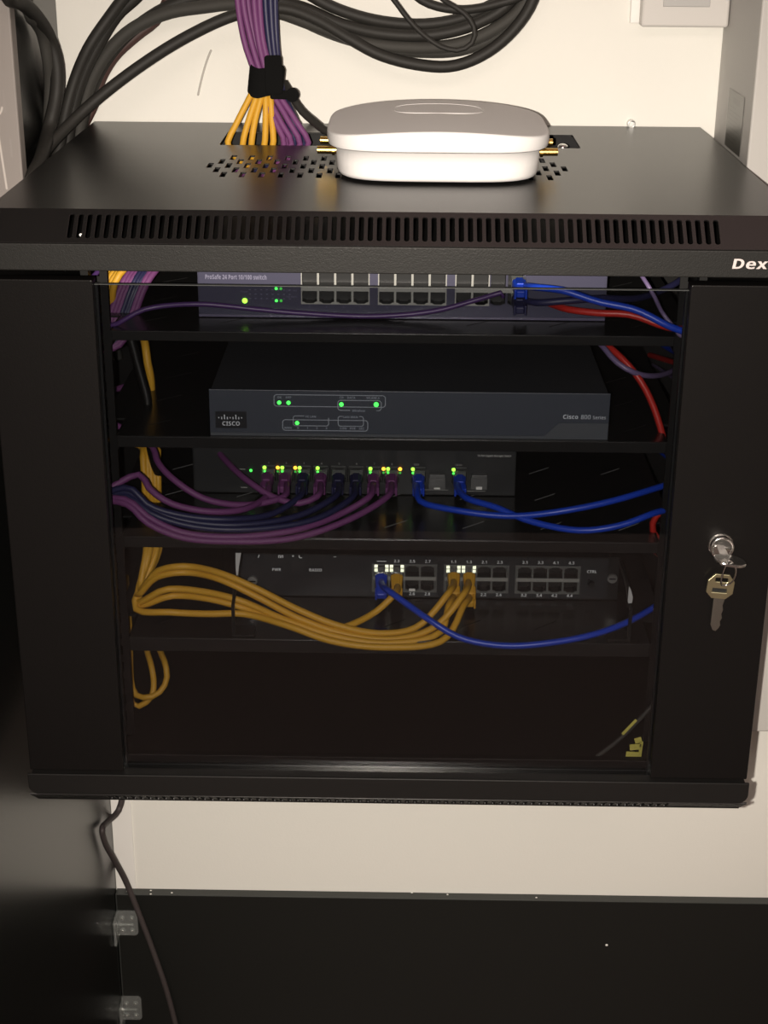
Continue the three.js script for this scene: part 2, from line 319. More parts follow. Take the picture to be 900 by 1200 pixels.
// ---------------------------------------------------------------- devices in the cabinet
// a network socket: metal frame with a notched opening, and the dark well behind it; flip turns the notch to the top
const portShape = (w, h, flip) => {
  const s = rrect(-w / 2, w / 2, -h / 2, h / 2, 0), f = flip ? -1 : 1, a = w / 2 - 0.0009, b = h / 2 - 0.0005, p = [[-a, f * b], [a, f * b], [a, -f * (b - 0.0016)], [0.0044, -f * (b - 0.0013)], [0.003, -f * (b - 0.0002)], [-0.003, -f * (b - 0.0002)], [-0.0044, -f * (b - 0.0013)], [-a, -f * (b - 0.0016)]];
  s.holes.push(new THREE.Path(p.map(([x, y]) => new THREE.Vector2(x, y))));
  return s;
};
const portCache = {}, DEEP = 0.0105;
function port(parent, x, y, z, w, h, flip, mat = M.portMetal) {
  const k = `${w},${h},${flip}`;
  portCache[k] ??= [boxUV(ext(portShape(w, h, flip), 0.0014, 0).translate(0, 0, -0.0004)), join([ext(portShape(w, h, flip), DEEP - 0.001, 0).translate(0, 0, -DEEP), bx(-w / 2 + 0.0004, w / 2 - 0.0004, -h / 2 + 0.0004, h / 2 - 0.0004, -DEEP - 0.0004, -DEEP + 0.0002)])];
  const p = mesh('port', portCache[k][0], mat, parent, true); p.position.set(x, y, z);
  mesh('socket', portCache[k][1], M.blackPlastic, p, true);
  return p;
}
// a device body whose front plate is cut open for its socket banks [x0, x1, y0, y1]; the print lies on the plate
function deviceBody(t, x0, x1, y0, y1, zb, z, banks, mat, tex, rough) {
  const cut = (s) => { for (const [a, b, c, d] of banks) s.holes.push(new THREE.Path(rrect(a, b, c, d, 0).getPoints(1).reverse())); return s; };
  mesh('case', bx(x0, x1, y0, y1, zb, z - 0.0118, 0.001), mat, t);
  const ring = rrect(x0, x1, y0, y1, 0.001); ring.holes.push(new THREE.Path(rrect(x0 + 0.0012, x1 - 0.0012, y0 + 0.0012, y1 - 0.0012, 0).getPoints(1).reverse()));
  mesh('front_rim', ext(ring, 0.0118, 0).translate(0, 0, z - 0.012), mat, t);
  const f = mesh('front_plate', ext(cut(rrect(x0 + 0.0012, x1 - 0.0012, y0 + 0.0012, y1 - 0.0012, 0)), 0.0012, 0).translate(0, 0, z - 0.0012), mat, t);
  const g = new THREE.ShapeGeometry(cut(rrect(x0 + 0.0013, x1 - 0.0013, y0 + 0.0013, y1 - 0.0013, 0))).translate(0, 0, z + 0.0002), p = g.attributes.position, uv = g.attributes.uv;
  for (let i = 0; i < p.count; i++) uv.setXY(i, (p.getX(i) - x0) / (x1 - x0), (p.getY(i) - y0) / (y1 - y0));
  mesh('front_print', g, std({ map: tex, roughness: rough }), f, true);
}
function lamp(parent, x, y, z, mat, r = 0.0017, w = 0) {
  const g = w ? bx(-w / 2, w / 2, -w / 2, w / 2, 0, 0.0006, 0.0002) : new THREE.SphereGeometry(r, 12, 8).scale(1, 1, 0.5);
  mesh('led', g.translate(x, y, z), mat, parent);
}
const plain = { roughness: 0.45 };
{ // blue 24 port switch
  const t = thing('network_switch', 'blue 24 port network switch at the top of the rack behind the glass', 'switch');
  const z = -0.118, blue = std({ color: lin(0.026, 0.025, 0.055), roughness: 0.4 });
  const tex = canvasTex(1650, 220, (g, w, h) => {              // 5 px per mm, flat print only
    g.fillStyle = '#2c2b45'; g.fillRect(0, 0, w, h);
    const X = (m) => (m + 0.158) * 5000, Y = (m) => (0.4245 - m) * 5000;
    g.fillStyle = '#7d7b90'; g.font = 'bold 27px sans-serif'; g.fillText('ProSafe 24 Port 10/100 switch', X(-0.152), Y(0.4118), 250);
    g.fillStyle = '#6a6780'; g.font = '11px sans-serif';
    for (let r = 0; r < 4; r++) for (let c = 0; c < 8; c++) g.fillRect(X(-0.116) + c * 23 - 4, Y(0.4075 - r * 0.0037), 8, 3);
    g.fillText('Link / Act', X(-0.087), Y(0.4025)); g.fillText('100 Mb/s', X(-0.087), Y(0.397)); g.fillText('Power', X(-0.1235), Y(0.401));
    for (let b = 0; b < 3; b++) for (let c = 0; c < 4; c++) { const x = X(-0.0675 + b * 0.0622 + c * 0.01385); g.fillText(String(2 + 2 * (b * 4 + c)), x - 5, Y(0.3888)); }
  });
  deviceBody(t, -0.158, 0.172, 0.381, 0.4245, -0.33, z, [0, 1, 2].map((b) => [-0.0745 + b * 0.0622, -0.0191 + b * 0.0622, 0.3925, 0.4223]), blue, tex, 0.45);
  mesh('base_trim', bx(-0.158, 0.172, 0.381, 0.3832, z, z + 0.0012, 0.0004), std({ color: lin(0.09, 0.08, 0.14), roughness: 0.35 }), t);
  for (let b = 0; b < 3; b++) for (let c = 0; c < 4; c++) for (const r of [0, 1]) port(t, -0.0676 + b * 0.0622 + c * 0.01385, r ? 0.4149 : 0.3989, z + 0.0003, 0.01385, r ? 0.0148 : 0.0128, r === 1, b < 2 || c < 2 ? M.portMetal : blue);
  mesh('port_bar', [0, 1, 2].map((b) => bx(-0.0745 + b * 0.0622, -0.0191 + b * 0.0622, 0.4036, 0.4078, z, z + 0.0018)), M.portMetal, t);
  lamp(t, -0.1202, 0.3947, z + 0.001, M.ledLime, 0.0022);
  for (const [x, y, m] of [[-0.0946, 0.405, 0], [-0.0946, 0.395, 0], [-0.0908, 0.405, 1], [-0.0908, 0.395, 1]]) lamp(t, x, y, z + 0.001, m ? M.ledDim : M.ledGreen, 0.0012);
}
{ // dark grey router
  const t = thing('router', 'flat dark grey router with one row of green lights in the middle of the rack', 'router');
  const z = -0.0785, x0 = -0.1472, x1 = 0.1752, y0 = 0.2922, y1 = 0.3318;
  mesh('case', bx(x0 + 0.001, x1 - 0.001, y0, y1 - 0.0012, -0.30, z - 0.0015, 0.001), std({ color: lin(0.035, 0.037, 0.042), roughness: 0.5 }), t);
  mesh('lower_bezel', bx(x0, x1, y0, 0.308, z - 0.002, z - 0.0004, 0.0004), std({ color: lin(0.06, 0.067, 0.078), roughness: 0.45 }), t);
  const face = poly([[x0, 0.2952], [0.1235, 0.2951], [0.1352, 0.3065], [x1, 0.3065], [x1, y1], [x0, y1]]);
  const tex = canvasTex(1612, 198, (g, w, h) => {              // 5 px per mm
    g.fillStyle = '#363b45'; g.fillRect(0, 0, w, h);
    const X = (m) => (m - x0) * 5000, Y = (m) => (y1 - m) * 5000;
    g.fillStyle = '#15171c'; g.fillRect(X(-0.1425), Y(0.3133), 126, 71);
    g.fillStyle = '#c9ced6';
    [6, 11, 20, 11, 6, 11, 20, 11, 6].forEach((b, i) => g.fillRect(X(-0.1402) + i * 11.5, Y(0.3073) - b - (i % 4 === 0 ? 4 : 0) + 4, 4.5, b));
    g.font = 'bold 25px sans-serif'; g.textAlign = 'center'; g.fillText('CISCO', X(-0.13), Y(0.3012), 92); g.textAlign = 'left';
    g.strokeStyle = '#9aa1ab'; g.lineWidth = 3;
    const box = (a, b, c, d, r) => { g.beginPath(); g.roundRect(X(a), Y(d), X(b) - X(a), Y(c) - Y(d), r); g.stroke(); };
    box(-0.0948, -0.0052, 0.3182, 0.328, 12); box(-0.0435, -0.0085, 0.3153, 0.3238, 12);
    box(-0.0882, -0.0193, 0.2978, 0.3068, 12); box(-0.0796, -0.051, 0.3018, 0.3102, 10); box(-0.0433, -0.0228, 0.3018, 0.3102, 10);
    g.fillStyle = '#363b45'; g.fillRect(X(-0.0335), Y(0.317), 105, 16); g.fillRect(X(-0.0705), Y(0.3112), 105, 12); g.fillRect(X(-0.0395), Y(0.3112), 66, 12);
    g.fillStyle = '#8d95a1'; g.font = 'bold 13px sans-serif';
    for (const [s, x, y] of [['OK', -0.0923, 0.3248], ['PPP', -0.0855, 0.3248], ['CD', -0.0422, 0.3252], ['DATA', -0.036, 0.3252], ['WLAN', -0.0205, 0.3252], ['2.4', -0.0135, 0.3252], ['Wireless', -0.032, 0.3142], ['FE LAN', -0.0697, 0.3088], ['LAN WAN', -0.0392, 0.3088], ['WAN', -0.087, 0.299], ['0', -0.0765, 0.299], ['1', -0.0688, 0.299], ['2', -0.0612, 0.299], ['3', -0.0535, 0.299], ['CON', -0.042, 0.299], ['POE', -0.034, 0.299], ['SEC', -0.0265, 0.299]]) g.fillText(s, X(x), Y(y));
    g.fillStyle = '#c4cad2'; g.font = 'bold 25px sans-serif'; g.fillText('Cisco', X(0.1378), Y(0.3102), 66); g.font = '25px sans-serif'; g.fillText('800', X(0.1522), Y(0.3102), 42); g.font = '20px sans-serif'; g.fillText('Series', X(0.1618), Y(0.3102), 57);
  });
  tex.repeat.set(1 / (x1 - x0), 1 / (y1 - y0 )); tex.offset.set(-x0 / (x1 - x0), 0); tex.wrapS = tex.wrapT = THREE.RepeatWrapping; tex.offset.y = -y1 / (y1 - y0) + 1;
  mesh('face_plate', ext(face, 0.0022, 0.0005).translate(0, 0, z - 0.0016), std({ map: tex, roughness: 0.42 }), t);
  for (const [x, y, r] of [[-0.0907, 0.3212, 0.0015], [-0.0832, 0.3212, 0.0015], [-0.0406, 0.3203, 0.0016], [-0.0126, 0.3205, 0.0018], [-0.0765, 0.3041, 0.0015]]) lamp(t, x, y, z + 0.0005, M.ledGreen, r * 1.15);
}
{ // black ten port switch
  const t = thing('network_switch', 'black switch with purple and blue cables and small green and orange port lights', 'switch');
  const z = -0.175, x0 = -0.176, x1 = 0.1095;
  const tex = canvasTex(1428, 216, (g, w, h) => {
    g.fillStyle = '#1c1d1f'; g.fillRect(0, 0, w, h);
    const X = (m) => (m - x0) * 5000, Y = (m) => (0.2478 - m) * 5000;
    g.fillStyle = '#e2e2de'; g.font = '13px sans-serif'; g.fillText('10-Port Gigabit Managed Switch', X(0.0752), Y(0.2412), 150);
    g.fillStyle = '#bcbcb8'; for (let i = 0; i < 8; i++) g.fillText(String(i + 1), X(-0.1095 + i * 0.01556), Y(0.2322));
    g.fillRect(X(-0.136), Y(0.2271), 32, 3); g.fillRect(X(-0.134), Y(0.2098), 28, 3); g.fillText('GE9', X(0.0195), Y(0.2322)); g.fillText('GE10', X(0.056), Y(0.2322)); g.fillRect(X(0.0285), Y(0.2095), 110, 2); g.fillRect(X(0.0655), Y(0.2087), 90, 2);
  });
  deviceBody(t, x0, x1, 0.2045, 0.2478, -0.345, z, [[-0.1164, 0.0073, 0.2155, 0.2295], [0.0162, 0.0308, 0.2155, 0.2295], [0.0523, 0.0669, 0.2155, 0.2295]], M.blackPlastic, tex, 0.5);
  const px = [-0.109, -0.0935, -0.078, -0.0625, -0.0468, -0.0312, -0.0158, -0.0001, 0.0235, 0.0596];
  for (const x of px) { port(t, x, 0.2225, z + 0.0003, 0.0148, 0.0142, true, M.portBlack); mesh('port_shield', bx(x - 0.0068, x + 0.0062, 0.2304, 0.2311, z, z + 0.0018), M.portGrey, t); }
  for (const x of [0.0402, 0.0773]) {
    const c = mesh('fibre_cage', [bx(x - 0.0075, x + 0.0075, 0.2108, 0.2225, z, z + 0.0035, 0.0006), bx(x - 0.007, x + 0.007, 0.2222, 0.2258, z, z + 0.006, 0.0006)], std({ color: lin(0.09, 0.09, 0.09), roughness: 0.4 }), t);
    mesh('latch', bx(x - 0.0028, x + 0.0028, 0.2118, x > 0.07 ? 0.2146 : 0.2132, z + 0.0036, z + 0.006, 0.0006), std({ color: lin(0.75, 0.75, 0.72), roughness: 0.5 }), c);
  }
  const L = (x, y, m, r = 0.0013) => lamp(t, x, y, z + 0.0018, m, r);
  L(-0.1246, 0.2262, M.ledGreen, 0.0013);
  for (const [x, m] of [[-0.1125, 'ledLime'], [-0.1008, 'ledOrange'], [-0.0968, 'ledLime'], [-0.0853, 'ledOrange'], [-0.0814, 'ledLime'], [-0.0655, 'ledLime'], [-0.0189, 'ledLime'], [-0.0073, 'ledOrange'], [-0.0033, 'ledLime'], [0.0073, 'ledOrange'], [0.0186, 'ledLime'], [0.0545, 'ledLime']]) {
    L(x, 0.2292, M[m], 0.0017); L(x, 0.2256, m === 'ledOrange' ? M.ledDim : M.ledGreen, 0.0011);
  }
}
{ // black appliance with three banks of sockets and side brackets
  const t = thing('firewall_appliance', 'black multi port appliance with yellow cables on the lowest shelf', 'firewall');
  const z = -0.16, x0 = -0.135, x1 = 0.196, y0 = 0.1105, y1 = 0.152;
  const tex = canvasTex(1655, 208, (g, w, h) => {
    g.fillStyle = '#1f2226'; g.fillRect(0, 0, w, h);
    const X = (m) => (m - x0) * 5000, Y = (m) => (y1 - m) * 5000;
    g.fillStyle = '#e6eaec'; g.font = 'bold 19px sans-serif'; g.textAlign = 'center';
    const put = (s, x, y) => g.fillText(s, X(x), Y(y));
    ['2.3', '2.5', '2.7'].forEach((s, i) => put(s, 0.0053 + i * 0.0139, 0.1449)); g.fillRect(X(-0.0125), Y(0.1462), 42, 4);
    ['1.1', '1.3', '2.1', '2.3'].forEach((s, i) => put(s, 0.0562 + i * 0.0138, 0.1449)); ['3.1', '3.3', '4.1', '4.3'].forEach((s, i) => put(s, 0.1202 + i * 0.0138, 0.1451));
    put('LAN1', -0.0082, 0.1126); put('2.6', 0.0194, 0.1126); put('2.8', 0.0333, 0.1126); ['1.2', '1.4', '2.2', '2.4'].forEach((s, i) => put(s, 0.0562 + i * 0.0138, 0.1126)); ['3.2', '3.4', '4.2', '4.4'].forEach((s, i) => put(s, 0.1202 + i * 0.0138, 0.1127));
    put('CTRL', 0.1802, 0.1368); put('PWR', -0.1026, 0.1350); put('RADIO', -0.0675, 0.1350);
    g.font = 'bold 30px sans-serif'; put('/', -0.118, 0.1478); put('M', -0.0985, 0.1478); put('•', -0.0875, 0.1478); put('C', -0.081, 0.1478); put('–', -0.05, 0.1478);
  });
  deviceBody(t, x0, x1, y0, y1, -0.36, z, [-0.0083, 0.0562, 0.1202].map((b) => [b - 0.0069, b + 0.0483, 0.1171, 0.1425]), M.blackPlastic, tex, 0.5);
  const banks = [-0.0083, 0.0562, 0.1202];
  banks.forEach((b, k) => {
    for (let c = 0; c < 4; c++) for (const r of [0, 1]) port(t, b + c * 0.0138, r ? 0.1369 : 0.1228, z + 0.0003, 0.0138, 0.0117, r === 1, M.portGrey);
    mesh('port_bar', bx(b - 0.0074, b + 0.0489, 0.1282, 0.1315, z, z + 0.0018), M.portMetal, t);
    mesh('bank_frame', ext((() => { const s = rrect(b - 0.0085, b + 0.0499, 0.1161, 0.1435, 0.0003); s.holes.push(new THREE.Path(rrect(b - 0.007, b + 0.0485, 0.1170, 0.1426, 0).getPoints(1).reverse())); return s; })(), 0.0016, 0.0002).translate(0, 0, z), M.portGrey, t);
  });
  for (const x of [-0.0083, 0.0055, 0.0562, 0.07]) for (const [dx, dy] of [[-0.0048, 0.0022], [0.0048, 0.0022], [-0.0048, -0.0022], [0.0048, -0.0022]]) lamp(t, x + dx, 0.1398 + dy * 0.85, z + 0.0016, M.ledWhite, 0, 0.0029);
  mesh('latch', [bx(0.0166, 0.0222, 0.1178, 0.1200, z + 0.0012, z + 0.003, 0.0004)], std({ color: lin(0.8, 0.8, 0.76), roughness: 0.5 }), t);
  mesh('knob', [cyl(0.003, 0.0034, 0.004, 16, 'z').translate(0.1802, 0.1262, z + 0.002), bx(0.1775, 0.1785, 0.126, 0.131, z, z + 0.003)], M.blackPlastic, t);
  for (const s of [0, 1]) {   // cheek brackets reaching forward to the front of the shelf
    const x = s ? 0.2045 : -0.1335, h = poly([[0.16, 0.1515], [0.128, 0.1535], [0.105, 0.1515], [0.085, 0.1415], [0.0775, 0.1405], [0.0775, 0.1105], [0.0825, 0.1105], [0.0825, 0.1375], [0.087, 0.1385], [0.107, 0.1455], [0.128, 0.1475], [0.16, 0.1455]]);
    const b = mesh('bracket', [ext(h, 0.0026, 0.0005).rotateY(Math.PI / 2).translate(x - 0.0013, 0, 0), bx(Math.min(x, s ? x1 : x0), Math.max(x, s ? x1 : x0), 0.1105, y1, z - 0.003, z - 0.0005), bx(s ? x - 0.018 : x, s ? x : x + 0.018, 0.1105, 0.1125, -0.095, -0.0778)], M.blackPlastic, t);
    const q = s ? poly([[0, 0], [0.0032, 0.0006], [0.0036, 0.006], [0.0015, 0.013], [-0.0005, 0.0165], [-0.0007, 0.002]]) : poly([[0, 0], [0.0014, 0.0012], [0.0022, 0.008], [0.0046, 0.0215], [-0.0004, 0.0215], [-0.0006, 0.006]]);
    mesh('clip', ext(q, 0.0012, 0.0003).translate(s ? 0.2028 : -0.1318, s ? 0.1425 : 0.1575, s ? -0.0865 : -0.1), std({ color: lin(0.5, 0.5, 0.5), roughness: 0.5 }), b);  // pale plate painted in for the glint beside the bracket
    const sc = mesh('screw', [cyl(0.0042, 0.0046, 0.002, 20, 'z').translate(s ? 0.1988 : -0.1243, s ? 0.1322 : 0.1254, z + 0.0015)], M.steel, t);
    mesh('slot', bx((s ? 0.1988 : -0.1243) - 0.0028, (s ? 0.1988 : -0.1243) + 0.0028, (s ? 0.1322 : 0.1254) - 0.0006, (s ? 0.1322 : 0.1254) + 0.0006, z + 0.0024, z + 0.0027), M.portDark, sc);
  }
}
{ // small yellow tags in the lower right corner of the cabinet and the grey strap beside them
  const t = thing('cable_tag', 'yellow printed tags bunched in the lower right corner behind the glass', 'tag');
  const y = std({ color: lin(0.62, 0.55, 0.12), roughness: 0.5 });
  for (const [x, yy, w, h, a] of [[0.2115, 0.0168, 0.013, 0.007, -0.05], [0.2128, 0.0252, 0.010, 0.0055, 0.1], [0.2146, 0.0318, 0.006, 0.005, 0.3], [0.2172, 0.0205, 0.0026, 0.02, -0.05]]) mesh('tag', bx(-w / 2, w / 2, -h / 2, h / 2, -0.0004, 0.0004).rotateZ(a).translate(x - 0.001, yy, -0.047), y, t);
  mesh('long_tag', bx(-0.0012, 0.0012, -0.009, 0.009, -0.0004, 0.0004).rotateZ(-0.65).translate(0.2055, 0.0435, -0.049), y, t);
  tag(mesh('strap', tubeGeo([V(0.180, 0.012, -0.052), V(0.196, 0.026, -0.0535), V(0.2135, 0.046, -0.055), V(0.25, 0.085, -0.07)], 0.0019, 24, 8), M.cableGrey), 'dark grey strap running diagonally beside the yellow tags', 'strap');
}

// ---------------------------------------------------------------- access point on top of the cabinet
{
  const t = thing('access_point', 'white wireless access point with a grey domed lid lying on the cabinet', 'access point');
  const cx = 0.0352, cz = -0.2265, N = 96, sup = (a, rx, rz, e = 4.2) => { const c = Math.cos(a), s = Math.sin(a), k = Math.pow(Math.abs(c) ** e + Math.abs(s) ** e, -1 / e); return [c * k * rx, s * k * rz]; };
  function loft(rings) {                                      // rings: [scale x, scale z, height function]
    const pos = [], idx = [];
    rings.forEach(([rx, rz, y, e]) => { for (let i = 0; i < N; i++) { const [x, z] = sup(i / N * 2 * Math.PI, rx, rz, e); pos.push(cx + x, TOP + (typeof y === 'function' ? y(x, z) : y), cz + z); } });
    for (let r = 0; r < rings.length - 1; r++) for (let i = 0; i < N; i++) { const a = r * N + i, b = r * N + (i + 1) % N; idx.push(a, a + N, b, b, a + N, b + N); }
    const g = new THREE.BufferGeometry(); g.setAttribute('position', new THREE.Float32BufferAttribute(pos, 3)); g.setIndex(idx); g.computeVertexNormals(); return g;
  }
  const dome = (x, z) => 0.0365 + 0.0075 * (1 - (x / 0.0925) ** 2) - 0.0012 * (z / 0.094) ** 2;
  mesh('body', loft([[0.0001, 0.0001, 0.002, 4], [0.0805, 0.0865, 0.002], [0.0826, 0.0892, 0.0032], [0.0836, 0.0905, 0.006], [0.0848, 0.0925, 0.0275], [0.0005, 0.0005, 0.0275, 3]]), M.apWhite, t);
  const rim = (k) => (x, z) => 0.0262 + (dome(x, z) - 0.0262) * k;
  mesh('lid', loft([[0.0005, 0.0005, 0.0262, 3], [0.0905, 0.0942, 0.0262], [0.0912, 0.0948, rim(0.08)], [0.0918, 0.0952, rim(0.4)], [0.0918, 0.0952, rim(0.8)], [0.0915, 0.0949, rim(0.92)], [0.0909, 0.0943, rim(0.985)], [0.0898, 0.0932, dome], [0.0885, 0.092, dome, 4.1], [0.08, 0.083, dome, 3.8], [0.06, 0.062, dome, 3.2], [0.035, 0.036, dome, 2.6], [0.0003, 0.0003, dome, 2]]), M.apWhite, t);
  const oval = []; for (let i = 0; i < 48; i++) { const [x, z] = sup(i / 48 * 2 * Math.PI, 0.038, 0.030, 2.8); const X = x + 0.0012, Z = z - 0.03; oval.push(V(cx + X, TOP + dome(X, Z) - 0.0001, cz + Z)); }
  mesh('badge_outline', tubeGeo(oval, 0.0005, 120, 6, true), M.apWhite, t);
  for (const s of [-1, 1]) for (const z of [-0.203, -0.2525]) { const x = cx + s * 0.0862, c = mesh('antenna_socket', [cyl(0.0032, 0.0032, 0.017, 18, 'x').translate(x + s * 0.0055, TOP + 0.0165, z), cyl(0.0046, 0.0046, 0.0024, 6, 'x').translate(x + s * 0.0005, TOP + 0.0165, z)], M.gold, t); c.userData.label = 'gold threaded antenna socket'; }
  for (const [x, z] of [[-0.06, 0.06], [0.06, 0.06], [-0.06, -0.06], [0.06, -0.06]]) mesh('foot', cyl(0.006, 0.006, 0.0022, 16).translate(cx + x, TOP + 0.0012, cz + z), M.blackPlastic, t);
}

// ---------------------------------------------------------------- on the walls
{ const t = thing('wall_switch', 'white square wall switch plate high on the wall in the right corner', 'switch');
  mesh('back_box', bx(0.2232, 0.300, 0.5835, 0.68, -0.4608, -0.4555, 0.001), M.white, t);
  mesh('plate', [ext(rrect(0.2306, 0.3133, 0.5822, 0.675, 0.003), 0.017, 0.0022).translate(0, 0, -0.449), bx(0.2325, 0.311, 0.5845, 0.673, -0.4555, -0.4475)], M.plate, t);
  mesh('rocker', bx(0.2502, 0.2944, 0.6008, 0.66, -0.4325, -0.4308, 0.0008), std({ color: lin(0.42, 0.41, 0.4), roughness: 0.4 }), t); }
{ const tex = canvasTex(128, 96, (g, w, h) => {
    g.fillStyle = '#55544f'; g.fillRect(0, 0, w, h); g.fillStyle = '#45443f';
    g.fillRect(40, 10, 56, 10); for (let i = 0; i < 9; i++) g.fillRect(10, 26 + i * 7, 60 + ((i * 37) % 48), 2);
  });
  const g = new THREE.PlaneGeometry(0.071, 0.053).rotateY(-Math.PI / 2).translate(0.3135, 0.5045, -0.366);
  tag(mesh('sticker', g, std({ map: tex, roughness: 0.3 }), scene, true), 'grey printed sticker on the white reveal to the right of the cabinet', 'sticker'); }
tag(mesh('screw', [cyl(0.0042, 0.0042, 0.006, 18, 'z').translate(0.2311, 0.4885, -0.4575), new THREE.TorusGeometry(0.0032, 0.0008, 6, 18).translate(0.2311, 0.4885, -0.4542)], M.steel), 'small round screw head in the wall at the cabinet rear edge', 'screw');
UNSEEN_PANELS.forEach((f, i) => { const t = thing('unseen_lamp_panel', i ? 'unseen bright flat panel behind the camera standing in for the room light' : 'unseen dim flat panel above the cabinet added for the sheen on the vents', 'lamp');  // unseen panels added for the vent sheen and room fill
  mesh('frame', bx(f.x - f.w / 2 - 0.02, f.x + f.w / 2 + 0.02, f.y, 1.55, f.z - f.d / 2 - 0.02, f.z + f.d / 2 + 0.02), M.white, t);
  mesh('unseen_lamp_glow', bx(f.x - f.w / 2, f.x + f.w / 2, f.y - 0.008, f.y, f.z - f.d / 2, f.z + f.d / 2), panelGlow(f), t); });
